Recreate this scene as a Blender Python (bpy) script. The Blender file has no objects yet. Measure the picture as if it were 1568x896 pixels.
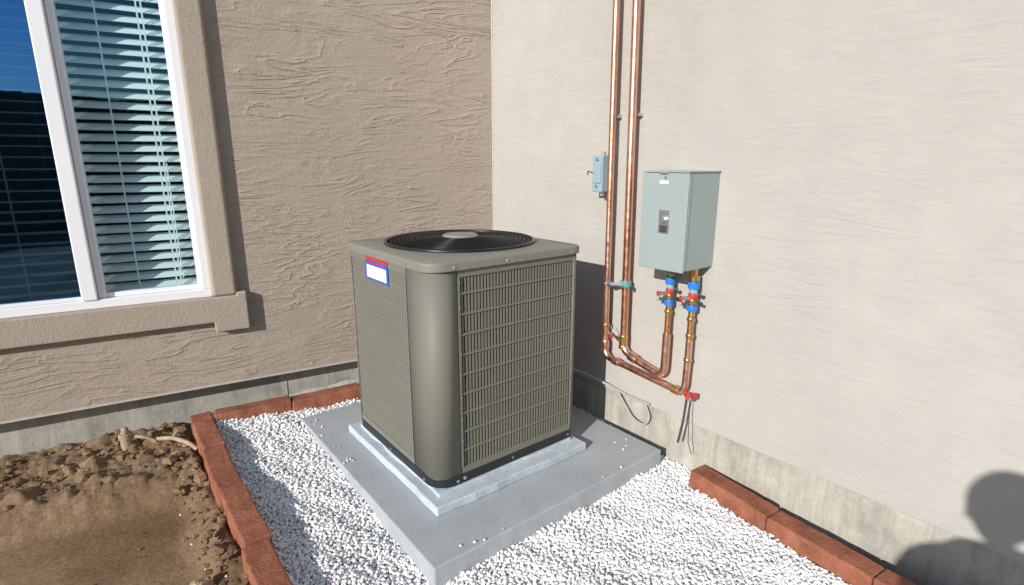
import bpy, bmesh, math, random
import numpy as np
from mathutils import Vector, Matrix, Quaternion, noise as mnoise
random.seed(3); rng=np.random.default_rng(5)
S=bpy.context.scene
COL=S.collection
# ------------------------------------------------------------------ helpers
TH=math.atan(-0.1495); CT,ST=math.cos(TH),math.sin(TH)
def LW(p):   # window-wall local frame (s along wall, n into wall, z) -> world
    return (p[0]*CT-p[1]*ST, 3.2875+p[0]*ST+p[1]*CT, p[2])
def empty(name,loc=(0,0,0)):
    e=bpy.data.objects.new(name,None); e.location=loc; e.empty_display_size=.1; COL.objects.link(e); return e
def link(ob,parent=None):
    COL.objects.link(ob)
    if parent is not None:
        ob.parent=parent; ob.matrix_parent_inverse=Matrix.Translation(-Vector(parent.location))
    return ob
def mesh_obj(name,verts,faces,mat,parent=None,smooth=False,bevel=0,seg=2,lw=False):
    if lw: verts=[LW(v) for v in verts]
    me=bpy.data.meshes.new(name); me.from_pydata([tuple(v) for v in verts],[],faces); me.update()
    if mat: me.materials.append(mat)
    if smooth:
        for p in me.polygons: p.use_smooth=True
    ob=bpy.data.objects.new(name,me); link(ob,parent)
    if bevel:
        m=ob.modifiers.new('b','BEVEL'); m.width=bevel; m.segments=seg; m.limit_method='ANGLE'; m.angle_limit=math.radians(40)
    return ob
BF=[(0,3,2,1),(4,5,6,7),(0,1,5,4),(1,2,6,5),(2,3,7,6),(3,0,4,7)]
def bverts(x0,x1,y0,y1,z0,z1):
    return [(x0,y0,z0),(x1,y0,z0),(x1,y1,z0),(x0,y1,z0),(x0,y0,z1),(x1,y0,z1),(x1,y1,z1),(x0,y1,z1)]
def box(name,x0,x1,y0,y1,z0,z1,mat,parent=None,bevel=0,lw=False,seg=2):
    return mesh_obj(name,bverts(x0,x1,y0,y1,z0,z1),BF,mat,parent,bevel=bevel,lw=lw,seg=seg)
def boxes(name,lst,mat,parent=None,bevel=0,lw=False):
    V=[];F=[]
    for b in lst:
        o=len(V); V+=bverts(*b); F+=[tuple(i+o for i in f) for f in BF]
    return mesh_obj(name,V,F,mat,parent,bevel=bevel,lw=lw)
def prism(name,outline,z0,z1,mat,parent=None,bevel=0,smooth=False,lw=False):
    n=len(outline)
    V=[(x,y,z0) for x,y in outline]+[(x,y,z1) for x,y in outline]
    F=[tuple(range(n-1,-1,-1)),tuple(range(n,2*n))]+[(i,(i+1)%n,n+(i+1)%n,n+i) for i in range(n)]
    return mesh_obj(name,V,F,mat,parent,bevel=bevel,smooth=smooth,lw=lw)
def tube(name,pts,r,mat,parent=None,cyc=False,res=6,fillet=0):
    P=[Vector(p) for p in pts]
    if fillet:
        Q=[P[0]]
        for i in range(1,len(P)-1):
            a,b,c=P[i-1],P[i],P[i+1]
            d1=(a-b);d2=(c-b); f=min(fillet,d1.length*.49,d2.length*.49)
            p1=b+d1.normalized()*f; p2=b+d2.normalized()*f
            for k in range(9):
                t=k/8; Q.append(p1*(1-t)**2+b*2*t*(1-t)+p2*t*t)
        Q.append(P[-1]); P=Q
    cu=bpy.data.curves.new(name,'CURVE'); cu.dimensions='3D'; cu.bevel_depth=r; cu.bevel_resolution=res; cu.use_fill_caps=True
    sp=cu.splines.new('POLY'); sp.points.add(len(P)-1)
    for i,p in enumerate(P): sp.points[i].co=(*p,1)
    sp.use_cyclic_u=cyc; sp.use_smooth=True
    cu.materials.append(mat)
    return link(bpy.data.objects.new(name,cu),parent)
def cyl(name,p0,p1,r,mat,parent=None,n=20,r2=None,bevel=0):
    p0=Vector(p0);p1=Vector(p1); q=(p1-p0).to_track_quat('Z','Y'); L=(p1-p0).length; r2=r if r2 is None else r2
    V=[];F=[]
    for k,(z,rr) in enumerate(((0,r),(L,r2))):
        for i in range(n):
            a=2*math.pi*i/n; V.append(p0+q@Vector((rr*math.cos(a),rr*math.sin(a),z)))
    F=[tuple(range(n-1,-1,-1)),tuple(range(n,2*n))]+[(i,(i+1)%n,n+(i+1)%n,n+i) for i in range(n)]
    return mesh_obj(name,V,F,mat,parent,bevel=bevel)
# ------------------------------------------------------------------ materials
class M:
    def __init__(s,name):
        s.m=bpy.data.materials.new(name); s.m.use_nodes=True; s.t=s.m.node_tree; s.n=s.t.nodes; s.l=s.t.links
        s.p=s.n['Principled BSDF']; s.pos=s.n.new('ShaderNodeNewGeometry').outputs['Position']
    def map(s,sc=(1,1,1),rot=(0,0,0)):
        a=s.n.new('ShaderNodeMapping'); a.inputs['Scale'].default_value=sc; a.inputs['Rotation'].default_value=rot
        s.l.new(s.pos,a.inputs['Vector']); return a.outputs[0]
    def noise(s,scale,detail=4,rough=.55,dist=0,vec=None):
        a=s.n.new('ShaderNodeTexNoise'); a.inputs['Scale'].default_value=scale; a.inputs['Detail'].default_value=detail
        a.inputs['Roughness'].default_value=rough; a.inputs['Distortion'].default_value=dist
        s.l.new(vec if vec is not None else s.pos,a.inputs['Vector']); return a.outputs['Fac']
    def ramp(s,fac,stops):
        a=s.n.new('ShaderNodeValToRGB'); e=a.color_ramp.elements
        while len(e)<len(stops): e.new(.5)
        for i,(p,c) in enumerate(stops):
            e[i].position=p; e[i].color=(*c,1) if isinstance(c,tuple) else (c,c,c,1)
        s.l.new(fac,a.inputs[0]); return a.outputs[0]
    def math(s,op,a,b=0,c=None):
        m=s.n.new('ShaderNodeMath'); m.operation=op
        for i,v in enumerate((a,b) if c is None else (a,b,c)):
            if isinstance(v,(int,float)): m.inputs[i].default_value=v
            else: s.l.new(v,m.inputs[i])
        return m.outputs[0]
    def mix(s,fac,a,b,mode='MIX'):
        m=s.n.new('ShaderNodeMix'); m.data_type='RGBA'; m.blend_type=mode
        for inp,v in ((m.inputs[0],fac),(m.inputs[6],a),(m.inputs[7],b)):
            if isinstance(v,(int,float)): inp.default_value=v
            elif isinstance(v,tuple): inp.default_value=(*v,1)
            else: s.l.new(v,inp)
        return m.outputs[2]
    def color(s,c):
        if isinstance(c,tuple): s.p.inputs['Base Color'].default_value=(*c,1)
        else: s.l.new(c,s.p.inputs['Base Color'])
    def bump(s,h,dist=.01,strength=1):
        b=s.n.new('ShaderNodeBump'); b.inputs['Strength'].default_value=strength; b.inputs['Distance'].default_value=dist
        s.l.new(h,b.inputs['Height']); s.l.new(b.outputs[0],s.p.inputs['Normal'])
    def set(s,rough=.6,metal=0,spec=.5):
        s.p.inputs['Roughness'].default_value=rough; s.p.inputs['Metallic'].default_value=metal
        s.p.inputs['Specular IOR Level'].default_value=spec
def simple(name,c,rough=.5,metal=0,var=.12,scale=25,bump=0,bscale=300,spec=.5):
    m=M(name); m.set(rough,metal,spec)
    f=m.noise(scale,5,.6)
    m.color(m.ramp(f,[(.3,tuple(x*(1-var) for x in c)),(.7,tuple(min(1,x*(1+var)) for x in c))]))
    if bump: m.bump(m.noise(bscale,3,.6),bump)
    return m.m
def stucco(name,c,amp,fine,lump,wsc=7,m0=.45,m1=.7,sc=(1.5,1.5,8.5),stain=0):
    m=M(name); m.set(.95,0,.12)
    big=m.noise(.9,3,.5); med=m.noise(7,5,.6)
    v=m.ramp(big,[(.3,.95),(.7,1.04)]); v2=m.ramp(med,[(.3,.955),(.7,1.03)])
    col=m.mix(1,m.mix(1,c,v,'MULTIPLY'),v2,'MULTIPLY'); m.color(col)
    vec=m.map(sc)
    wn=m.noise(1.1,3,.5,.9,vec)
    r=m.math('MULTIPLY',wn,wsc); r=m.math('FRACT',r); r=m.math('SUBTRACT',r,.5); r=m.math('ABSOLUTE',r)
    ridge=m.ramp(r,[(0,1.0),(.09,.5),(.34,0.0)])
    mask=m.ramp(m.noise(2.6,4,.6,.6),[(m0,.0),(m1,1.0)])
    ridge=m.math('MULTIPLY',ridge,mask)
    lm=m.noise(3.2,3,.5,.5,m.map((3,3,11)))
    h=m.math('ADD',m.math('MULTIPLY',ridge,amp),m.math('MULTIPLY',lm,lump))
    h=m.math('ADD',h,m.math('MULTIPLY',m.noise(190,3,.7),fine))
    h=m.math('ADD',h,m.math('MULTIPLY',m.noise(60,3,.6),fine*1.1))
    m.bump(h,1.0)
    return m.m
m_stL=stucco('stucco_tan',(.405,.34,.28),.0046,.0026,.0050,wsc=7,m0=.34,m1=.62,sc=(1.7,1.7,8.0))
m_stT=stucco('stucco_trim',(.41,.345,.285),.0004,.0026,.0015)
m_stR=stucco('stucco_smooth',(.43,.408,.375),.0017,.0005,.0036,wsc=7,m0=.42,m1=.75,sc=(1.3,1.3,8))
def concrete(name,c,sc=1,stain=.2,b=.002,low=0):
    m=M(name); m.set(.85,0,.25)
    f=m.noise(4*sc,6,.65,.3); g=m.noise(60,4,.7)
    a=m.ramp(f,[(.3,tuple(x*(1-stain) for x in c)),(.55,c),(.75,tuple(min(1,x*(1+stain*.6)) for x in c))])
    a=m.mix(1,a,m.ramp(g,[(.3,.9),(.7,1.06)]),'MULTIPLY')
    if low:  # damp / dirty streaks
        s_=m.ramp(m.noise(1.5,5,.7,.5,m.map((14,14,1.2))),[(.42,1.0),(.68,low)]); a=m.mix(1,a,s_,'MULTIPLY')
    m.color(a); m.bump(m.math('ADD',m.noise(120,4,.7),m.noise(12,4,.6)),b)
    return m.m
m_found=concrete('foundation_concrete',(.46,.44,.38),1.3,.3,.003,.75)
m_pad=concrete('pad_concrete',(.405,.43,.45),1,.11,.0012)
m_riser=concrete('riser_concrete',(.52,.585,.63),2,.16,.004)
m=M('red_paver'); m.set(.85,0,.25)
a=m.ramp(m.noise(9,6,.65,.4),[(.25,(.17,.060,.034)),(.5,(.31,.108,.062)),(.75,(.42,.175,.105))])
m.color(m.mix(m.ramp(m.noise(40,4,.7),[(.5,0.0),(.75,.55)]),a,(.33,.20,.14))); m.bump(m.math('ADD',m.noise(90,4,.7),m.noise(14,3)),.006); m_brick=m.m
m=M('dirt'); m.set(.95,0,.1)
f=m.noise(2.2,6,.65,.3)
a=m.ramp(f,[(.3,(.20,.128,.070)),(.5,(.30,.200,.118)),(.7,(.39,.272,.170))])
m.color(m.mix(1,a,m.ramp(m.noise(55,5,.75),[(.3,.65),(.65,1.1)]),'MULTIPLY')); m.bump(m.math('ADD',m.noise(50,6,.75),m.math('MULTIPLY',m.noise(240,3,.7),.4)),.009); m_dirt=m.m
m=M('white_gravel'); m.set(.8,0,.3)
at=m.n.new('ShaderNodeAttribute'); at.attribute_name='shade'
a=m.ramp(at.outputs['Fac'],[(0,(.60,.60,.61)),(.2,(.84,.84,.84)),(1,(.95,.945,.93))])
m.color(m.mix(1,a,m.ramp(m.noise(150,3),[(.3,.93),(.7,1.03)]),'MULTIPLY')); m.bump(m.noise(300,3),.001); m_grav=m.m
m=M('gravel_bed'); m.set(.9,0,.2)
m.color(m.ramp(m.noise(110,4,.7),[(.35,(.5,.5,.5)),(.6,(.85,.85,.85))])); m.bump(m.noise(110,4,.7),.02); m_gbed=m.m
m_ac=simple('ac_painted_steel',(.182,.176,.145),.58,0,.05,3,.0003,500,.35)
m_accap=simple('ac_cap_steel',(.215,.208,.175),.5,0,.05,3,.0003,500,.4)
m_acin=simple('ac_coil_dark',(.028,.027,.024),.7,.2)
m_black=simple('black_plastic',(.016,.018,.02),.35)
m_fan=simple('fan_blade',(.07,.08,.09),.25,.7)
m_guard=simple('fan_guard_wire',(.02,.022,.025),.3,.3)
m_hub=simple('hub_plate',(.30,.30,.27),.4,.3)
m_steel=simple('galv_steel',(.6,.6,.6),.35,.9)
m_gbox=simple('grey_enclosure_paint',(.295,.35,.345),.45,0,.04,4,.0003,400)
m_gbox2=simple('grey_blue_bracket',(.27,.38,.43),.45,0,.06,10)
m_white=simple('white_vinyl',(.84,.84,.86),.35,0,.02,4)
m_blind=simple('blind_slat',(.90,.92,.92),.5,0,.03,5)
m_blue=simple('blue_plastic',(.02,.18,.62),.4); m_red=simple('red_plastic',(.55,.03,.03),.4); m_green=simple('green_fitting',(.12,.34,.30),.45)
m_lwhite=simple('label_white',(.8,.8,.8),.4); m_lred=simple('label_red',(.55,.03,.02),.4); m_lblue=simple('label_blue',(.03,.10,.42),.4)
m_cable=simple('grey_cable',(.36,.36,.34),.5); m_dcable=simple('dark_cable',(.05,.05,.05),.5)
m_brass=simple('brass',(.62,.40,.14),.32,.95,.15,40)
m_caulk=simple('corner_bead',(.50,.46,.40),.8)
m_pvc=simple('old_pipe',(.38,.29,.20),.7,0,.25,30)
m_fence=simple('fence_wood',(.10,.075,.055),.85,0,.3,3)
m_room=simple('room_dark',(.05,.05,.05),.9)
m=M('copper'); m.set(.30,1); f=m.noise(9,4,.6,.4,m.map((1,1,.25)))
m.color(m.ramp(f,[(.3,(.66,.31,.20)),(.5,(.84,.46,.33)),(.72,(.93,.60,.46))]))
m.l.new(m.ramp(m.noise(30,4),[(.3,.24),(.7,.44)]),m.p.inputs['Roughness']); m_cop=m.m
m=M('copper_old'); m.set(.42,1); f=m.noise(30,5,.65,.6)
m.color(m.ramp(f,[(.3,(.40,.20,.08)),(.5,(.64,.34,.16)),(.72,(.76,.50,.27))])); m_cop2=m.m
def glass(name,tint,refl,slope,gcol):
    mt=bpy.data.materials.new(name); mt.use_nodes=True; t=mt.node_tree; n=t.nodes; n.clear()
    o=n.new('ShaderNodeOutputMaterial'); tr=n.new('ShaderNodeBsdfTransparent'); tr.inputs[0].default_value=(*tint,1)
    g=n.new('ShaderNodeBsdfGlossy'); g.inputs['Roughness'].default_value=.012; g.inputs['Color'].default_value=(*gcol,1)
    fr=n.new('ShaderNodeLayerWeight'); fr.inputs['Blend'].default_value=.5
    pw=n.new('ShaderNodeMath'); pw.operation='POWER'; pw.inputs[1].default_value=3.0
    ad=n.new('ShaderNodeMath'); ad.operation='MULTIPLY_ADD'; ad.inputs[1].default_value=slope; ad.inputs[2].default_value=refl; ad.use_clamp=True
    ns=n.new('ShaderNodeTexNoise'); ns.inputs['Scale'].default_value=1.2
    geo=n.new('ShaderNodeNewGeometry'); t.links.new(geo.outputs['Position'],ns.inputs['Vector'])
    bp=n.new('ShaderNodeBump'); bp.inputs['Distance'].default_value=.004; t.links.new(ns.outputs['Fac'],bp.inputs['Height'])
    t.links.new(bp.outputs[0],g.inputs['Normal'])
    mx=n.new('ShaderNodeMixShader'); t.links.new(fr.outputs['Facing'],pw.inputs[0]); t.links.new(pw.outputs[0],ad.inputs[0]); t.links.new(ad.outputs[0],mx.inputs[0])
    t.links.new(tr.outputs[0],mx.inputs[1]); t.links.new(g.outputs[0],mx.inputs[2]); t.links.new(mx.outputs[0],o.inputs[0]); return mt
m_glR=glass('glass_clear',(.80,.92,.92),.12,.35,(.30,.62,.85)); m_glL=glass('glass_screened',(.20,.27,.30),.42,.4,(.16,.46,1.0))  # blue of the reflected sky is put into the glossy colour
# ------------------------------------------------------------------ house
XW=2.184
house=empty('stucco_house',(2.4,3.2,0))
WS0,WS1,WZ0,WZ1=-1.12,.49,.70,2.42
T=.22
boxes('stucco_wall_window_side',[(-5.5,WS0,0,T,.196,3.6),(WS1,2.30,0,T,.196,3.6),(WS0,WS1,0,T,.196,WZ0),(WS0,WS1,0,T,WZ1,3.6)],m_stL,house,lw=True)
box('stucco_wall_pipe_side',XW,XW+.22,-3.0,3.35,.157,3.6,m_stR,house,bevel=.004)
box('foundation_window_side',-5.5,2.30,.092,.30,-.6,.20,m_found,house,lw=True)
boxes('foundation_joint',[(.81,.818,.089,.10,-.1,.19)],m_found,house,lw=True)
box('foundation_pipe_side',XW+.014,XW+.20,-3.0,3.2,-.6,.165,m_found,house)
box('weep_screed',-5.5,2.19,-.004,.05,.188,.1975,m_caulk,house,lw=True)
tube('corner_bead',[(XW-.002,2.957,.16),(XW-.002,2.957,3.6)],.005,m_caulk,house)
boxes('roof_deck',[(-5.5,2.3,0.02,4,3.6,3.7)],m_room,house,lw=True)
P=.042
def trimpoly(name,out,p):
    n=len(out); V=[(s,-p,z) for s,z in out]+[(s,.01,z) for s,z in out]
    F=[tuple(range(n)),tuple(range(2*n-1,n-1,-1))]+[(i,n+i,n+(i+1)%n,(i+1)%n) for i in range(n)]
    return mesh_obj(name,V,F,m_stT,house,bevel=.017,seg=4,lw=True)
trimpoly('window_trim_side',[(WS1-.006,.702),(.603,.702),(.603,2.54),(WS1-.006,2.54)],P)
trimpoly('window_trim_sill',[(-1.27,.562),(.478,.562),(.478,.507),(.648,.507),(.648,.718),(.600,.718),(.600,.7015),(-1.27,.7015)],P+.006)
trimpoly('window_trim_head',[(-1.235,2.40),(WS1-.008,2.40),(WS1-.008,2.54),(-1.235,2.54)],P)
trimpoly('window_trim_far',[(-1.235,.703),(WS0+.008,.703),(WS0+.008,2.398),(-1.235,2.398)],P)
boxes('window_frame_outer',[(WS0+.002,WS1-.004,-.018,.06,WZ0+.002,WZ0+.046),(WS0+.002,WS1-.004,-.018,.06,WZ1-.046,WZ1-.002),
  (WS0+.002,WS0+.044,-.018,.06,WZ0+.046,WZ1-.046),(WS1-.046,WS1-.004,-.018,.06,WZ0+.046,WZ1-.046)],m_white,house,bevel=.004,lw=True)
boxes('window_sash_mullion',[(-.068,-.006,-.026,.055,WZ0+.046,WZ1-.046),(-.004,.026,.0,.06,WZ0+.046,WZ1-.046)],m_white,house,bevel=.005,lw=True)
boxes('window_sash_rails',[(.026,WS1-.047,.012,.05,WZ0+.047,WZ0+.07),(WS1-.066,WS1-.047,.014,.05,WZ0+.07,WZ1-.05),(WS0+.046,-.07,-.01,.04,WZ0+.047,WZ0+.064)],m_white,house,bevel=.003,lw=True)
def quad(name,s0,s1,n,z0,z1,mat): return mesh_obj(name,[(s0,n,z0),(s1,n,z0),(s1,n,z1),(s0,n,z1)],[(0,1,2,3)],mat,house,lw=True)
quad('window_glass_fixed',.02,WS1-.05,.03,WZ0+.05,WZ1-.05,m_glR)
quad('window_glass_slider',WS0+.04,-.05,.008,WZ0+.05,WZ1-.05,m_glL)
def blinds(name,s0,s1,n,pitch,wid,tilt):
    V=[];F=[];z=WZ0+.075
    while z<WZ1-.02:
        jt=tilt+random.uniform(-.06,.06); dz=math.sin(jt)*wid/2; dn=math.cos(jt)*wid/2
        sag=random.uniform(-.003,.003)
        o=len(V)
        for (nn,zz) in ((n-dn,z-dz),(n,z+.004),(n+dn,z+dz)):
            V+= [(s0,nn,zz-sag),(s1,nn,zz+sag)]
        F+=[(o,o+1,o+3,o+2),(o+2,o+3,o+5,o+4)]; z+=pitch
    ob=mesh_obj(name,V,F,m_blind,house,lw=True)
    so=ob.modifiers.new('s','SOLIDIFY'); so.thickness=.0025
blinds('blind_slats',.0,WS1+.05,.118,.050,.05,math.radians(42))
blinds('blind_slats_slider',WS0-.02,-.03,.118,.050,.05,math.radians(5))
for s in (.16,.325,.345,-.28,-.6,-.9): box('blind_ladder',s,s+.007,.083,.085,WZ0+.06,WZ1,m_blind,house,lw=True)
tube('blind_cord',[LW((.36,.075,1.4)),LW((.362,.075,.86)),LW((.35,.075,.84)),LW((.37,.075,.83)),LW((.36,.075,.80))],.003,m_blind,house)
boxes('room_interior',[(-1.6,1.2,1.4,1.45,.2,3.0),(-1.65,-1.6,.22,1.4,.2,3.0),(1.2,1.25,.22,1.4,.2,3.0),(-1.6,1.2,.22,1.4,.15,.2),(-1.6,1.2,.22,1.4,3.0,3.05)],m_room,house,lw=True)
# ------------------------------------------------------------------ pavers
def paver_row(name,p0,p1,w,h,z0,z1,L,side):
    par=empty(name,(*p0,0)); a=Vector((*p0,z0)); b=Vector((*p1,z1)); d=(b-a); tot=d.length; d.normalize()
    nrm=Vector((-d.y,d.x,0))*side; s=0
    while s<tot-.05:
        l=min(L*random.uniform(.94,1.05),tot-s); c0=a+d*(s+.002); c1=a+d*(s+l-.002)
        j=nrm*random.uniform(-.008,.008); j2=nrm*random.uniform(-.008,.008); dz=random.uniform(-.005,.005)
        K=10; V=[];F=[]
        for i in range(K+1):
            t=i/K; c=c0.lerp(c1,t)+j.lerp(j2,t)+nrm*.004*math.sin(t*3.1)
            jr=lambda q=.0018: random.uniform(-q,q)
            for (ww,zz) in ((0,-h),(w,-h),(w,0),(0,0)):
                q=c+nrm*(ww+jr()); V.append((q.x,q.y,q.z+zz+dz+jr()))
        for i in range(K):
            o=i*4
            for k in range(4): F.append((o+k,o+(k+1)%4,o+4+(k+1)%4,o+4+k) if side<0 else (o+k,o+4+k,o+4+(k+1)%4,o+(k+1)%4))
        F.append((0,1,2,3) if side>0 else (3,2,1,0)); e=K*4; F.append((e+3,e+2,e+1,e) if side>0 else (e,e+1,e+2,e+3))
        mesh_obj('paver',V,F,m_brick,par,bevel=.008,seg=3)
        s+=l
    return par
paver_row('brick_edging',(.345,1.76-2.2),(.392,3.21),.10,.16,-.03,.065,.40,1)
def wy(x,off): return 3.2875-.1495*x-off
paver_row('brick_edging',(.40,wy(.40,.075)),(2.1,wy(2.1,.075)),.09,.12,.075,.09,.40,-1)
paver_row('brick_edging',(2.073,1.262),(1.93,.03),.10,.13,-.02,-.02,.42,1)
# ------------------------------------------------------------------ ground
def fbm(x,y,s,o=4):
    return mnoise.fractal(Vector((x*s,y*s,3.1)),1.0,2.0,o)
xs=list(np.concatenate([[-150,-60,-25,-12,-7,-4.5],np.arange(-3.2,.42,.014),[.6,1.5,2.6,5,12,30,150]]))
ys=list(np.concatenate([[-150,-60,-25,-12,-6,-3,-1.5,-.5],np.arange(.2,1.2,.03),np.arange(1.2,3.66,.014),[4,8,20,60,150]]))
V=[]
for y in ys:
    for x in xs:
        if -3.3<x<.45 and .1<y<3.7:
            edge=2.70+.10*fbm(x,y,1.3)-.08*math.sin((x+.2)*3.0)
            mound=max(0,min(1,(y-edge)/.20))
            side=max(0,min(1,(x-.10-.08*fbm(x+5,y,2.0))/.12))*.6
            m_=max(mound,side); m_=m_*m_*(3-2*m_)
            z=-.115+.078*m_+ .006*fbm(x,y,3) + m_*(.040*max(0,fbm(x,y,6,3))+.034*abs(fbm(x,y,19,4)))+.0015*fbm(x,y,40,2)
            if x>.26: z=min(z,-.06)
        else: z=-.13
        V.append((x,y,z))
nx=len(xs); F=[(j*nx+i,j*nx+i+1,(j+1)*nx+i+1,(j+1)*nx+i) for j in range(len(ys)-1) for i in range(nx-1)]
mesh_obj('ground',V,F,m_dirt,None,smooth=True)
bm=bmesh.new(); bmesh.ops.create_icosphere(bm,subdivisions=1,radius=1); ico_v=np.array([v.co[:] for v in bm.verts]); ico_f=np.array([[v.index for v in f.verts] for f in bm.faces]); bm.free()
bm=bmesh.new(); bmesh.ops.create_icosphere(bm,subdivisions=3,radius=1); ico3_v=np.array([v.co[:] for v in bm.verts]); ico3_f=np.array([[v.index for v in f.verts] for f in bm.faces]); bm.free()
def scatter(name,pos,rad,mat,parent=None,flat=.7,jag=.18):
    n=len(pos); nv=len(ico_v); nf=len(ico_f)
    q=rng.normal(size=(n,4)); q/=np.linalg.norm(q,axis=1)[:,None]; w,x,y,z=q.T
    R=np.stack([1-2*(y*y+z*z),2*(x*y-z*w),2*(x*z+y*w),2*(x*y+z*w),1-2*(x*x+z*z),2*(y*z-x*w),2*(x*z-y*w),2*(y*z+x*w),1-2*(x*x+y*y)],1).reshape(n,3,3)
    sc=rng.uniform(.6,1.25,size=(n,1,3)); v=ico_v[None]*sc*(1+rng.uniform(-jag,jag,size=(n,nv,1)))*rad[:,None,None]
    v=np.einsum('nij,nkj->nki',R,v); v[:,:,2]*=flat; v+=pos[:,None,:]
    f=(ico_f[None]+(np.arange(n)*nv)[:,None,None]).reshape(-1)
    me=bpy.data.meshes.new(name); me.vertices.add(n*nv); me.vertices.foreach_set('co',v.reshape(-1).astype(np.float32))
    me.loops.add(len(f)); me.loops.foreach_set('vertex_index',f.astype(np.int32))
    me.polygons.add(n*nf); me.polygons.foreach_set('loop_start',(np.arange(n*nf)*3).astype(np.int32))
    me.update(calc_edges=True); me.validate()
    a=me.attributes.new('shade','FLOAT','POINT'); a.data.foreach_set('value',np.repeat(rng.random(n),nv).astype(np.float32))
    me.materials.append(mat)
    me.polygons.foreach_set('use_smooth',np.zeros(n*nf,dtype=bool))
    return link(bpy.data.objects.new(name,me),parent)
PX0,PX1,PY0,PY1=.788,2.10,1.44,2.92
def gz(x,y):
    z=np.interp(y,[.2,1.4,2.0,2.85,3.2],[-.105,-.090,-.065,-.018,.055])
    z=z+np.clip((.78-x)/.42,0,1)*np.interp(y,[1.5,2.9],[.052,.016])
    # loose heaps against the slab edge
    z=z+.016*np.exp(-((y-1.38)/.06)**2)*(.5+.5*np.sin(x*13+1.2))*(x>.9)
    return z+.006*np.sin(x*9+y*4)*np.sin(y*11-x*3)+.004*np.sin(x*31+y*17)
def gin(x,y):
    lx=.345+(y+.44)*.0129
    rx=np.where(y>1.262,2.196,2.073-(1.262-y)*.116)
    ok=(x>lx)&(x<rx)&(y<3.2875-.1495*x-.08)
    return ok&~((x>PX0+.004)&(x<PX1-.004)&(y>PY0+.004)&(y<PY1-.004))
gravel=empty('white_gravel',(1.2,1.2,0))
PP=[];RR=[]
for sp,r0,r1,off in ((.0098,.0052,.0085,-.002),(.019,.006,.0095,.004)):
    gx,gy=np.meshgrid(np.arange(.3,2.22,sp),np.arange(.25,3.25,sp)); gx=gx.ravel()+rng.uniform(-.5,.5,gx.size)*sp; gy=gy.ravel()+rng.uniform(-.5,.5,gy.size)*sp
    k=gin(gx,gy); gx=gx[k]; gy=gy[k]
    RR.append(rng.uniform(r0,r1,gx.size)); PP.append(np.stack([gx,gy,gz(gx,gy)+off+rng.uniform(-.004,.004,gx.size)],1))
# a few strays on the slab edges, pavers and soil
st_=[(1.93+rng.random()*.15,1.5+rng.random()*1.3,.004) for _ in range(10)]+[(.80+rng.random()*.05,2.3+rng.random()*.6,.004) for _ in range(14)]+[(.9+rng.random()*1.1,1.45+rng.random()*.03,.004) for _ in range(6)]+[(.1+rng.random()*.15,1.5+rng.random()*1.2,-.06) for _ in range(8)]
PP.append(np.array(st_)); RR.append(rng.uniform(.004,.007,len(st_)))
scatter('gravel_stones',np.concatenate(PP),np.concatenate(RR),m_grav,gravel,.8)
V=[];gxs=np.arange(.36,2.21,.04); gys=np.concatenate([[-2.8,-1,-.3],np.arange(.1,3.2,.04)])
for y in gys:
    for x in gxs:
        z=float(gz(x,max(y,.2)))-.008
        if PX0-.0<x<PX1 and PY0<y<PY1: z-=.03
        V.append((x,y,z))
nx=len(gxs); mesh_obj('gravel_base',V,[(j*nx+i,j*nx+i+1,(j+1)*nx+i+1,(j+1)*nx+i) for j in range(len(gys)-1) for i in range(nx-1)],m_gbed,gravel)
n=4200; cx=rng.uniform(-2.2,.27,n); cy=rng.uniform(.9,3.38,n)
near=np.clip((cy-2.72)/.2,0,1)+np.clip((cx-.08)/.1,0,1)
k=rng.random(n)<np.clip(near,.02,1); cx=cx[k];cy=cy[k]; near=near[k]
rr=rng.gamma(1.6,.0055,cx.size)+.0025; rr=np.minimum(rr,.036)
zz=-.112+.088*np.clip(near,0,1)
scatter('dirt_clods',np.stack([cx,cy,zz+rr*.1],1),rr,m_dirt,None,.65,.25)
m_rock=simple('rock_tan',(.42,.30,.19),.9,0,.25,40,.004,90)
def rock(p,r):
    V=[]
    for v in ico3_v:
        d=1+.35*mnoise.noise(Vector(v)*1.6+Vector(p)*7)+.12*mnoise.noise(Vector(v)*4)
        V.append((p[0]+v[0]*r*1.2*d,p[1]+v[1]*r*d,p[2]+v[2]*r*.75*d))
    mesh_obj('rock',V,[tuple(f) for f in ico3_f],m_rock)
rock((.125,1.93,-.055),.038); rock((-.62,2.93,-.02),.03); rock((.19,2.96,-.03),.02)
# ------------------------------------------------------------------ concrete pad + riser
pad=empty('concrete_pad',(1.44,2.18,0))
def wob(p,q,n,a=.004):
    return [(p[0]+(q[0]-p[0])*i/n+random.uniform(-a,a),p[1]+(q[1]-p[1])*i/n+random.uniform(-a,a)) for i in range(n)]
ol=[]; c=[(PX0,PY0),(PX1,PY0),(PX1,PY1),(PX0,PY1)]
for i in range(4): ol+=wob(c[i],c[(i+1)%4],30,.0012)
prism('slab',ol,-.2,0,m_pad,pad,bevel=.006)
ol=[]
c=[(.945,1.675),(1.80,1.67),(1.80,2.6),(.94,2.6)]
for i in range(4): ol+=wob(c[i],c[(i+1)%4],14,.0035)
prism('riser_block',ol,.001,.042,m_riser,pad,bevel=.006)
ol=[]
c=[(.985,1.735),(1.76,1.735),(1.76,2.54),(.985,2.54)]
for i in range(4): ol+=wob(c[i],c[(i+1)%4],10,.008)
prism('mortar_bed',ol,.035,.055,m_riser,pad,bevel=.006)
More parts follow.
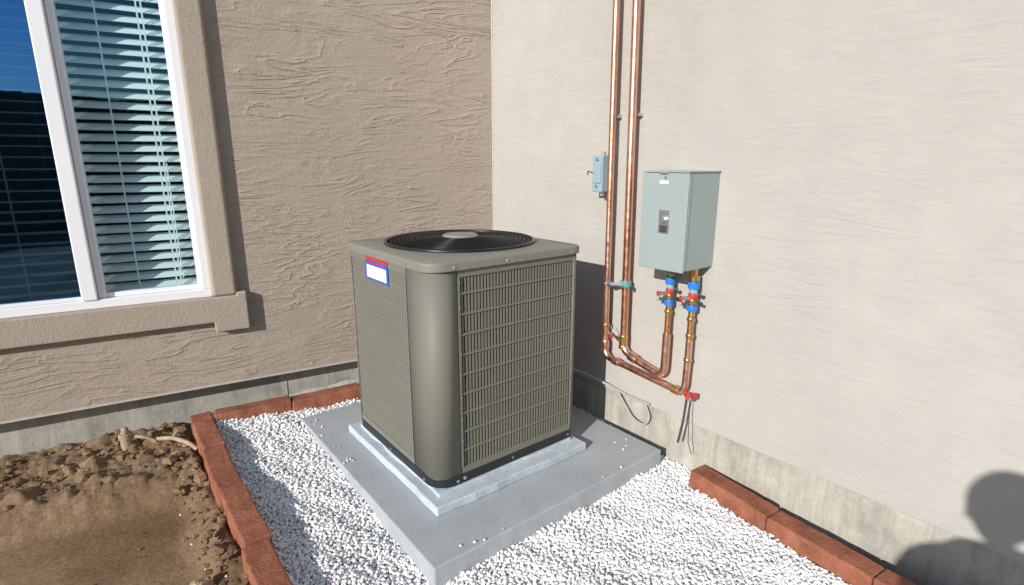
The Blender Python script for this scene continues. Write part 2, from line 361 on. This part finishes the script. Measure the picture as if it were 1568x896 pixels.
# ------------------------------------------------------------------ AC unit
ac=empty('air_conditioner_condenser',(1.387,2.145,.05))
AX0,AX1,AY0,AY1,AZ0,AZ1=.987,1.786,1.748,2.543,.100,1.002
def rrect(x0,x1,y0,y1,rs,n=12):
    o=[]
    for (cx,cy,r,a0) in ((x0+rs[0],y0+rs[0],rs[0],180),(x1-rs[1],y0+rs[1],rs[1],270),(x1-rs[2],y1-rs[2],rs[2],0),(x0+rs[3],y1-rs[3],rs[3],90)):
        for i in range(n+1):
            a=math.radians(a0+90*i/n); o.append((cx+r*math.cos(a),cy+r*math.sin(a)))
    return o
RS=(.095,.05,.05,.05)
prism('coil_core',rrect(AX0+.028,AX1-.028,AY0+.028,AY1-.028,(.07,.03,.03,.03)),AZ0+.01,AZ1-.01,m_acin,ac)
prism('base_pan',rrect(AX0-.003,AX1+.003,AY0-.003,AY1+.003,RS),.056,.1005,m_black,ac,bevel=.005)
def shell(name,path,z0,z1,mat,t=.012):
    n=len(path); inn=[]
    for i,p in enumerate(path):
        a=Vector(path[max(0,i-1)]);b=Vector(path[min(n-1,i+1)]); d=(b-a).normalized(); nn=Vector((-d.y,d.x)); inn.append((p[0]+nn.x*t,p[1]+nn.y*t))
    ob=prism(name,list(path)+inn[::-1],z0,z1,mat,ac)
    m_=len(path)
    for k,pg in enumerate(ob.data.polygons):
        if k>=2 and (k-2)<m_-1: pg.use_smooth=True
    return ob
def corner(sx,sy,r,l1,l2,name):
    N_=20
    def arc(cx,cy,a0): return [(cx+r*math.cos(math.radians(a0+90*i/N_)),cy+r*math.sin(math.radians(a0+90*i/N_))) for i in range(N_+1)]
    if (sx,sy)==(-1,-1): pts=[(AX0,AY0+l1)]+arc(AX0+r,AY0+r,180)+[(AX0+l2,AY0)]
    if (sx,sy)==(1,-1): pts=[(AX1-l1,AY0)]+arc(AX1-r,AY0+r,270)+[(AX1,AY0+l2)]
    if (sx,sy)==(1,1): pts=[(AX1,AY1-l1)]+arc(AX1-r,AY1-r,0)+[(AX1-l2,AY1)]
    if (sx,sy)==(-1,1): pts=[(AX0+l1,AY1)]+arc(AX0+r,AY1-r,90)+[(AX0,AY1-l2)]
    return shell(name,pts,AZ0,AZ1,m_ac)
corner(-1,-1,.075,.19,.122,'corner_panel_service')
corner(1,-1,.03,.035,.035,'corner_panel'); corner(1,1,.03,.035,.035,'corner_panel'); corner(-1,1,.03,.035,.035,'corner_panel')
ff=(AX0+.124,AX1-.036); lf=(AY0+.192,AY1-.036)
sl=[];br=[]
PT=.0172
def slats(a0,a1,pt):
    n_=int((a1-a0)/pt); return [a0+(i+.5)*(a1-a0)/n_ for i in range(n_)]
for x in slats(ff[0]+.016,ff[1]-.004,.0160): sl.append((x-.0043,x+.0043,AY0+.005,AY0+.019,AZ0+.03,AZ1-.03))
for x in slats(AX0+.05,AX1-.05,PT): sl.append((x-.004,x+.004,AY1-.018,AY1-.006,AZ0+.03,AZ1-.02))
for y in slats(lf[0]+.012,lf[1]-.002,.0150): sl.append((AX0+.004,AX0+.012,y-.0062,y+.0062,AZ0+.03,AZ1-.02))
for y in slats(AY0+.05,AY1-.05,PT): sl.append((AX1-.018,AX1-.006,y-.004,y+.004,AZ0+.03,AZ1-.02))
boxes('grille_slats',sl,m_ac,ac)
NB=10
for i in range(1,NB):
    z=AZ0+.02+(AZ1-AZ0-.04)*i/NB
    br+= [(ff[0],ff[1]+.004,AY0+.001,AY0+.010,z-.0045,z+.0045),(AX0+.0020,AX0+.012,lf[0],lf[1]+.004,z-.004,z+.004),(AX0+.05,AX1-.05,AY1-.01,AY1-.001,z-.004,z+.004),(AX1-.01,AX1-.001,AY0+.05,AY1-.05,z-.004,z+.004)]
for (z0,z1) in ((AZ0,AZ0+.03),(AZ1-.04,AZ1)):
    br+= [(ff[0],ff[1]+.002,AY0+.0008,AY0+.02,z0,z1),(AX0+.0008,AX0+.02,lf[0],lf[1]+.002,z0,z1),(AX0+.035,AX1-.035,AY1-.02,AY1-.0008,z0,z1),(AX1-.02,AX1-.0008,AY0+.035,AY1-.035,z0,z1)]
br+=[(ff[0],ff[0]+.010,AY0-.003,AY0+.012,AZ0+.03,AZ1-.04),(AX0-.002,AX0+.012,lf[0],lf[0]+.009,AZ0+.03,AZ1-.04)]
boxes('grille_bars',br,m_ac,ac)
boxes('panel_seam',[(ff[0]-.004,ff[0]-.0005,AY0-.0006,AY0+.004,AZ0,AZ1-.01),(ff[0]+.0105,ff[0]+.0145,AY0+.003,AY0+.01,AZ0+.03,AZ1-.04),(AX0-.0006,AX0+.004,lf[0]-.003,lf[0]-.0005,AZ0,AZ1-.01)],m_black,ac)
CX,CY=(AX0+AX1)/2,(AY0+AY1)/2
def radial(x0,x1,y0,y1,rs,N):
    o=rrect(x0,x1,y0,y1,rs,24); o2=[]
    for i in range(len(o)):
        a=o[i];b=o[(i+1)%len(o)]
        for k in range(12): o2.append((a[0]+(b[0]-a[0])*k/12,a[1]+(b[1]-a[1])*k/12))
    an=np.array([math.atan2(p[1]-CY,p[0]-CX) for p in o2]); rd=np.array([math.hypot(p[0]-CX,p[1]-CY) for p in o2]); ix=np.argsort(an); an=an[ix];rd=rd[ix]
    th=-math.pi+np.arange(N)*2*math.pi/N; rr=np.interp(th,an,rd,period=2*math.pi); return th,rr
N=288; OV=.012
th,R0=radial(AX0-OV,AX1+OV,AY0-OV,AY1+OV,(.085,.042,.042,.042),N)
RI=.345
prof=[(R0-.006,AZ1-.008+0*R0),(R0,AZ1-.008+0*R0),(R0,AZ1+.019+0*R0),(R0-.0025,AZ1+.025+0*R0),(R0-.008,AZ1+.028+0*R0),(R0*0+np.minimum(R0-.02,RI+.045),AZ1+.031+0*R0),(R0*0+RI+.012,AZ1+.038+0*R0),(R0*0+RI,AZ1+.039+0*R0),(R0*0+RI,AZ1-.10+0*R0)]
V=[];F=[]
for (rr,zz) in prof:
    for i in range(N): V.append((CX+rr[i]*math.cos(th[i]),CY+rr[i]*math.sin(th[i]),zz[i]))
for k in range(len(prof)-1):
    for i in range(N): F.append((k*N+i,k*N+(i+1)%N,(k+1)*N+(i+1)%N,(k+1)*N+i))
cap=mesh_obj('top_cap',V,F,m_accap,ac)
for p in cap.data.polygons: p.use_smooth = (p.index>=N*2)
cap.data.materials.append(m_black)
for p in cap.data.polygons:
    if p.index>=N*7: p.material_index=1
ZT=AZ1+.042
def ring(nm,r,z,w,mat): tube(nm,[(CX+r*math.cos(2*math.pi*i/96),CY+r*math.sin(2*math.pi*i/96),z) for i in range(96)],w,mat,ac,cyc=True,res=2)
ring('guard_rim',RI+.004,ZT+.001,.008,m_guard)
def dome(r): return ZT+.024*(1-(r/RI)**2)
for i in range(1,13):
    rr_=.09+(RI-.09)*i/13; ring('guard_ring',rr_,dome(rr_),.0014,m_guard)
V=[];F=[]
for i in range(90):
    a=2*math.pi*i/90; o=len(V)
    pts=[]
    for j in range(7):
        rr_=.08+(RI-.08)*j/6; aa=a+.22*(j/6); pts.append((CX+rr_*math.cos(aa),CY+rr_*math.sin(aa),dome(rr_)))
    wv=Vector((-math.sin(a),math.cos(a),0))*.0016
    for p in pts:
        V+=[(p[0]-wv.x,p[1]-wv.y,p[2]-.001),(p[0]+wv.x,p[1]+wv.y,p[2]-.001),(p[0],p[1],p[2]-.008)]
    for j in range(6):
        b=o+j*3; F+=[(b,b+3,b+4,b+1),(b+1,b+4,b+5,b+2),(b+2,b+5,b+3,b)]
mesh_obj('guard_vanes',V,F,m_guard,ac)
cyl('hub_plate',(CX,CY,dome(0)-.006),(CX,CY,dome(0)+.006),.088,m_hub,ac,40,r2=.078,bevel=.002)
cyl('fan_motor',(CX,CY,AZ1-.12),(CX,CY,AZ1-.01),.07,m_black,ac,32)
cyl('fan_well',(CX,CY,AZ1-.16),(CX,CY,AZ1-.13),.345,m_acin,ac,48)
for b in range(4):
    V=[]
    for j in range(7):
        r_=.06+.27*j/6
        for k_ in range(7):
            a=b*math.pi/2+.4+(k_/6-.5)*(1.15) + .25*j/6
            V.append((CX+r_*math.cos(a),CY+r_*math.sin(a),AZ1-.06+.035*(k_/6-.5)*2*(.6+.4*j/6)))
    F=[(j*7+k_,j*7+k_+1,(j+1)*7+k_+1,(j+1)*7+k_) for j in range(6) for k_ in range(6)]
    mesh_obj('fan_blade',V,F,m_fan,ac,smooth=True)
def screw(p,n_,r=.005,mat=m_steel): cyl('screw',p,(p[0]+n_[0]*.004,p[1]+n_[1]*.004,p[2]+n_[2]*.004),r,mat,ac,10)
for z in np.linspace(AZ0+.06,AZ1-.06,9):
    screw((ff[0]+.005,AY0-.003,z),(0,-1,0),.0028); screw((AX0-.002,lf[0]+.004,z),(-1,0,0),.0028)
for p in ((AX0+.10,AY0-.012),(AX0+.36,AY0-.012),(AX1-.06,AY0-.012)): screw((p[0],p[1],AZ1+.006),(0,-1,0),.006)
for y in (AY0+.16,AY0+.45,AY1-.06): screw((AX0-.012,y,AZ1+.006),(-1,0,0),.005)
for (x,z,r) in ((.10,.076,.007),(.135,.080,.008),(.40,.080,.005),(.75,.080,.005)): screw((AX0+x,AY0-.003,z),(0,-1,0),r)
screw((AX0-.003,AY0+.10,.076),(-1,0,0),.007); screw((AX0-.003,AY0+.42,.076),(-1,0,0),.006)
screw((AX0+.03,AY0+.03,AZ1+.028),(0,0,1),.006); screw((AX0+.33,AY0+.0,AZ1+.029),(0,0,1),.006)
boxes('label_plate',[(AX0-.0015,AX0+.004,2.105,2.335,.882,.985)],m_lblue,ac)
boxes('label_field',[(AX0-.0025,AX0+.003,2.120,2.320,.892,.950)],m_lwhite,ac)
boxes('label_band',[(AX0-.0026,AX0+.003,2.105,2.335,.973,.987)],m_lred,ac)
boxes('label_text',[(AX0-.0026,AX0+.003,2.13,2.31,.958,.963)],m_lred,ac)
# ------------------------------------------------------------------ electrical box
eb=empty('electrical_disconnect_box',(2.06,1.41,1.15))
ex0,ey0,ey1,ez0,ez1=1.948,1.298,1.53,.944,1.368
box('enclosure_body',ex0+.012,XW-.001,ey0+.004,ey1-.004,ez0+.004,ez1-.006,m_gbox,eb,bevel=.003)
box('enclosure_door',ex0,ex0+.011,ey0,ey1,ez0,ez1-.008,m_gbox,eb,bevel=.003)
box('rain_hood',ex0-.003,XW-.001,ey0-.001,ey1+.001,ez1-.006,ez1,m_gbox,eb,bevel=.002)
box('door_flange',ex0+.012,ex0+.022,ey0,ey0+.005,ez0+.01,ez1-.02,m_gbox,eb)
box('latch_plate',ex0-.003,ex0+.002,1.378,1.432,1.105,1.205,m_steel,eb,bevel=.001)
cyl('latch_hasp',(ex0-.016,1.405,1.165),(ex0-.002,1.405,1.165),.014,m_steel,eb,20,bevel=.002)
box('latch_tab',ex0-.012,ex0-.002,1.39,1.42,1.112,1.14,m_dcable,eb,bevel=.002)
box('box_sticker',ex0-.001,ex0+.002,1.395,1.44,1.315,1.328,m_lwhite,eb)
cyl('hinge_pin',(ex0-.003,ey0+.10,ez1-.010),(ex0-.003,ey0+.14,ez1-.010),.004,m_steel,eb,8)
cyl('box_screw',(ex0-.004,1.41,1.342),(ex0,1.41,1.342),.006,m_steel,eb,12)
for y in (1.475,1.35): cyl('hub_fitting',(2.115,y,.90),(2.115,y,.950),.020,m_green if y>1.4 else m_brass,eb,20)
# ------------------------------------------------------------------ copper lines
XP=2.125
cp=empty('copper_refrigerant_pipes',(XP,1.75,1.0))
tube('suction_line',[(XP,1.785,3.6),(XP,1.735,.445),(XP,1.665,.415),(XP,1.475,.372),(XP,1.475,.52),(XP,1.475,.60)],.0195,m_cop,cp,fillet=.06)
tube('liquid_line',[(XP,1.900,3.6),(XP,1.862,.372),(XP,1.30+.055,.325),(XP,1.350,.50),(XP,1.350,.60)],.0165,m_cop,cp,fillet=.055)
tube('riser_suction',[(XP,1.475,.52),(XP,1.475,.92)],.0140,m_cop2,cp); tube('riser_liquid',[(XP,1.350,.50),(XP,1.350,.92)],.0150,m_cop2,cp)
def collar(y,z,r,h,mat,nm='coupling',x=XP): cyl(nm,(x,y,z-h/2),(x,y,z+h/2),r,mat,cp,24,bevel=.003)
for (y,z) in ((1.475,.71),(1.475,.54),(1.475,.50)): collar(y,z,.0185,.016,m_brass)
for (y,z) in ((1.350,.70),(1.350,.62),(1.350,.50)): collar(y,z,.0200,.016,m_brass)
collar(1.862,.55,.020,.02,m_cop2); collar(1.862,.44,.0215,.05,m_cop); collar(1.738,.50,.0235,.05,m_brass); collar(1.738,.46,.024,.02,m_cop2)
cyl('elbow_collar',(XP,1.80,.366),(XP,1.76,.362),.021,m_cop,cp); cyl('elbow_collar',(XP,1.69,.424),(XP,1.65,.412),.024,m_cop,cp); cyl('elbow_collar',(XP,1.42,.332),(XP,1.385,.329),.021,m_cop2,cp)
def valve(y,k):
    collar(y,.895,.024*k,.026,m_brass); collar(y,.862,.025*k,.034,m_blue,'valve_cap_blue'); collar(y,.835,.018*k,.022,m_gbox2); collar(y,.810,.021*k,.022,m_red,'valve_band_red')
    collar(y,.785,.023*k,.024,m_brass); collar(y,.755,.024*k,.028,m_blue,'valve_cap_blue')
    cyl('valve_stem',(XP,y,.80),(XP-.05,y+.03,.80),.009,m_steel,cp,12); cyl('valve_stem',(XP,y,.79),(XP-.01,y-.055,.785),.007,m_dcable,cp,12)
    cyl('valve_knob',(XP-.045,y+.027,.80),(XP-.053,y+.032,.80),.013,m_red,cp,16,bevel=.003)
    cyl('valve_port',(XP,y,.77),(XP-.01,y+.05,.765),.006,m_dcable,cp,12); cyl('valve_port_cap',(XP-.01,y+.045,.765),(XP-.012,y+.058,.763),.010,m_gbox2,cp,8)
    cyl('valve_port',(XP,y,.815),(XP-.01,y-.05,.83),.006,m_steel,cp,8); cyl('valve_port_nut',(XP-.007,y-.038,.825),(XP-.009,y-.046,.828),.010,m_dcable,cp,6)
valve(1.475,.92); valve(1.350,1.05)
cyl('pipe_clamp',(XP,1.742,.785),(XP,1.742,.815),.029,m_green,cp,24,bevel=.004)
cyl('clamp_bolt',(XP-.03,1.73,.80),(XP-.03,1.85,.785),.008,m_gbox2,cp,12); cyl('clamp_nut',(XP-.03,1.83,.787),(XP-.03,1.81,.790),.015,m_steel,cp,6)
cyl('clamp_nut',(XP-.035,1.70,.80),(XP-.035,1.69,.80),.012,m_green,cp,6)
cyl('service_port',(XP-.01,1.84,.52),(XP-.03,1.79,.50),.007,m_steel,cp,10); cyl('service_port_cap',(XP-.03,1.80,.515),(XP-.04,1.785,.51),.010,m_red,cp,10)
tube('service_wire',[(XP-.02,1.81,.56),(XP-.03,1.79,.54),(XP-.03,1.80,.50)],.002,m_cable,cp)
cyl('drain_valve',(XP-.01,1.335,.335),(XP-.04,1.30,.335),.015,m_red,cp,12,bevel=.003); cyl('drain_valve_nut',(XP-.04,1.30,.335),(XP-.05,1.29,.335),.010,m_steel,cp,6)
cyl('drain_valve_knob',(XP,1.31,.335),(XP-.0,1.290,.335),.015,m_red,cp,10)
tube('drain_rod',[(XP-.03,1.32,.32),(XP-.02,1.335,.20),(XP-.025,1.352,.08)],.0055,m_dcable,cp)
tube('drain_wire',[(XP-.02,1.31,.33),(XP-.005,1.315,.24),(XP-.02,1.30,.10),(XP+.02,1.30,.02)],.002,m_dcable,cp)
boxes('pipe_strap',[(XW-.03,XW-.001,1.735,1.775,1.62,1.635),(XW-.03,XW-.001,1.865,1.905,1.62,1.635)],m_steel,cp)
jb=empty('conduit_bracket',(2.12,1.93,1.34))
box('bracket_body',2.095,XW-.001,1.905,1.972,1.255,1.44,m_gbox2,jb,bevel=.005)
box('bracket_cover',2.088,2.096,1.912,1.962,1.30,1.40,m_gbox2,jb,bevel=.003)
for z in (1.285,1.42): cyl('bracket_screw',(2.085,1.937,z),(2.096,1.937,z),.008,m_steel,jb,10)
cyl('bracket_nipple',(2.13,1.93,1.235),(2.13,1.93,1.256),.012,m_steel,jb,10); cyl('bracket_nipple',(2.13,1.93,1.44),(2.13,1.93,1.458),.012,m_steel,jb,10)
tube('bracket_wire',[(2.10,1.97,1.35),(2.09,2.00,1.36),(2.09,2.0,1.34)],.004,m_dcable,jb)
cb=empty('condenser_cable',(2.1,1.9,.2))
tube('whip',[(1.76,2.22,.36),(1.95,2.16,.30),(2.10,2.0,.24),(2.165,1.85,.19),(2.17,1.70,.170),(2.172,1.58,.172)],.0075,m_cable,cb,fillet=.08)
tube('loop',[(2.17,1.80,.18),(2.165,1.74,.12),(2.16,1.68,.06),(2.165,1.60,.045),(2.17,1.57,.10),(2.175,1.61,.165)],.005,m_cable,cb,fillet=.07)
st=empty('cleanout_pipe_stub',(0,3.2,0))
cyl('stub_base',(0.0,3.20,-.06),(0.0,3.20,.03),.026,m_pvc,st,20); cyl('stub_collar',(0,3.20,.02),(0,3.20,.05),.031,m_pvc,st,20,bevel=.004); cyl('stub_cap',(0,3.20,.05),(.002,3.20,.085),.020,m_pvc,st,16,r2=.013,bevel=.003)
tube('stub_hose',[(0.02,3.2,.03),(.08,3.16,.02),(.12,3.15,-.01)],.009,m_pvc,st,fillet=.03)
rt=empty('tree_root',(.2,3.1,0)); tube('root_piece',[(.12,3.17,-.01),(.19,3.09,.01),(.25,3.00,-.0),(.28,2.96,-.03)],.011,m_pvc,rt,fillet=.04); tube('root_branch',[(.19,3.09,.01),(.22,3.11,.03)],.007,m_pvc,rt)
# ------------------------------------------------------------------ things behind the viewer
fn=empty('reflection_fence',(-6,-8,0))  # unseen fence, added and sized as the dark skyline in the window reflection
lst=[]; x=-22
while x<8:
    lst.append((x,x+.14,-8.0+random.uniform(-.006,.006),-7.97,-.15,2.75+random.uniform(-.02,.02))); x+=.15
boxes('reflection_fence_boards',lst,m_fence,fn); boxes('reflection_fence_rails',[(-22,8,-8.05,-8.01,.3,.4),(-22,8,-8.05,-8.01,2.1,2.2)],m_fence,fn)
def person():
    par=empty('photographer',(-.54,-.78,-.13))
    m=M('person_cloth'); m.set(.85,0,.2)
    sep=m.n.new('ShaderNodeSeparateXYZ'); m.l.new(m.pos,sep.inputs[0])
    m.color(m.ramp(m.math('MULTIPLY',sep.outputs[2],.5),[(0,(.03,.04,.08)),(.41,(.03,.04,.08)),(.42,(.10,.13,.16)),(.69,(.10,.13,.16)),(.70,(.45,.28,.20))]))
    m.n[ [x.name for x in m.n if x.type=='VALTORGB'][0] ].color_ramp.interpolation='CONSTANT'
    skin=simple('skin',(.45,.28,.20),.6); hair=simple('hair',(.03,.02,.015),.7)
    c=Vector((-.54,-.78,-.13)); f=Vector((.72,.69,0)).normalized(); rgt=Vector((f.y,-f.x,0))
    def W(a,b,z): return c+f*a+rgt*b+Vector((0,0,z))
    def skinmesh(name,verts,edges,rad,mat):
        me=bpy.data.meshes.new(name); me.from_pydata([W(*v) for v in verts],edges,[]); me.materials.append(mat)
        ob=link(bpy.data.objects.new(name,me),par); md=ob.modifiers.new('skin','SKIN')
        for i,sv in enumerate(me.skin_vertices[0].data):
            rr=rad[i]; sv.radius=rr if isinstance(rr,tuple) else (rr,rr); sv.use_root=(i==0)
        sd=ob.modifiers.new('sub','SUBSURF'); sd.levels=2; sd.render_levels=2; return ob
    v=[(0,0,.93),(0,0,1.10),(0,0,1.30),(0,0,1.42),(0,0,1.50),
       (0,.19,1.40),(.10,.34,1.44),(.22,.24,1.66),(.25,.22,1.74),
       (0,-.19,1.39),(-.02,-.25,1.12),(.10,-.25,.90),(.12,-.25,.83),
       (0,.10,.88),(.02,.11,.50),(0,.12,.09),(.13,.13,.03),(0,-.10,.88),(.02,-.11,.50),(0,-.12,.09),(.13,-.13,.03)]
    e=[(0,1),(1,2),(2,3),(3,4),(3,5),(5,6),(6,7),(7,8),(3,9),(9,10),(10,11),(11,12),(0,13),(13,14),(14,15),(15,16),(0,17),(17,18),(18,19),(19,20)]
    r=[(.15,.12),(.13,.11),(.16,.12),(.10,.09),.055,.07,.048,.034,.028,.07,.046,.033,.027,.095,.06,.042,.035,.095,.06,.042,.035]
    skinmesh('body',v,e,r,m.m)
    bm=bmesh.new(); bmesh.ops.create_uvsphere(bm,u_segments=24,v_segments=18,radius=1)
    for q in bm.verts:
        x,y,z=q.co; wid=.078*(1-.22*max(0,-z)); dep=.098
        xx=x*dep+(.012 if x>.3 and z<0 else 0)
        if x>.93 and -.35<z<.05: xx+=.018
        q.co=W(xx+.01,y*wid,1.63+z*.125)
    me=bpy.data.meshes.new('head'); bm.to_mesh(me); bm.free(); me.materials.append(skin)
    for p in me.polygons: p.use_smooth=True
    link(bpy.data.objects.new('head',me),par)
    bm=bmesh.new(); bmesh.ops.create_uvsphere(bm,u_segments=24,v_segments=18,radius=1)
    for q in bm.verts:
        x,y,z=q.co; q.co=W(x*.108-.012,y*.098,1.66+z*.118)
    me=bpy.data.meshes.new('hair'); bm.to_mesh(me); bm.free(); me.materials.append(hair)
    for p in me.polygons: p.use_smooth=True
    link(bpy.data.objects.new('hair',me),par)
    for sgn in (-1,1):
        tube('ear',[W(.0,sgn*.085,1.60),W(-.008,sgn*.092,1.63),W(-.005,sgn*.087,1.66)],.009,skin,par)
    def hand(o,dirv,spread,name):
        V=[o];E=[];R=[.026]
        V.append(tuple(Vector(o)+Vector(dirv)*.05)); E.append((0,1)); R.append((.036,.014))
        skinmesh(name,V,E,R,skin)
        for i,l in enumerate((.065,.075,.07,.055)):
            b=Vector(o)+Vector(dirv)*.06+Vector(spread)*(i-1.5)*.019
            skinmesh('finger',[tuple(b-Vector(dirv)*.02),tuple(b+Vector(dirv)*l*.5),tuple(b+Vector(dirv)*l*.85+Vector((.02,0,0)))],[(0,1),(1,2)],[.009,.0085,.007],skin)
        b=Vector(o)+Vector(dirv)*.01-Vector(spread)*.03
        skinmesh('thumb',[tuple(b),tuple(b-Vector(spread)*.025+Vector(dirv)*.03),tuple(b-Vector(spread)*.03+Vector(dirv)*.055)],[(0,1),(1,2)],[.011,.010,.008],skin)
    hand((.25,.22,1.76),(0,-.15,.98),(0,.98,.15),'hand_raised'); hand((.12,-.25,.81),(.2,0,-.98),(.98,0,.2),'hand_relaxed')
    V=[W(a,b,z) for z in (1.80,1.875) for (a,b) in ((.268,.13),(.278,.13),(.278,.29),(.268,.29))]
    mesh_obj('phone',V,BF,m_black,par,bevel=.003)
person()
# ------------------------------------------------------------------ light, sky, camera
D=Vector((1,.36,-.44)).normalized()
sd=bpy.data.lights.new('sun','SUN'); sd.energy=5.0; sd.angle=math.radians(.5); sd.color=(1,.965,.91)
so=bpy.data.objects.new('sun',sd); so.rotation_euler=D.to_track_quat('-Z','Y').to_euler(); so.location=(-4,-3,6); COL.objects.link(so)
w=bpy.data.worlds.new('World'); S.world=w; w.use_nodes=True; n=w.node_tree.nodes; bg=n['Background']
sk=n.new('ShaderNodeTexSky'); sk.sky_type='NISHITA'; sk.sun_disc=False; sk.sun_elevation=math.asin(-D.z); sk.sun_rotation=math.atan2(-D.x,-D.y)%(2*math.pi)
sk.air_density=1; sk.dust_density=.4; sk.ozone_density=2
w.node_tree.links.new(sk.outputs[0],bg.inputs[0]); bg.inputs[1].default_value=.115
cam=bpy.data.cameras.new('camera'); cam.sensor_width=36; cam.lens=18.85; cam.clip_start=.02; cam.clip_end=1000
co=bpy.data.objects.new('camera',cam); co.location=(0,0,1.4); co.rotation_euler=(math.radians(90-13.56),0,math.radians(-38.4)); COL.objects.link(co); S.camera=co
S.view_settings.view_transform='Standard'; S.view_settings.look='None'; S.view_settings.exposure=0
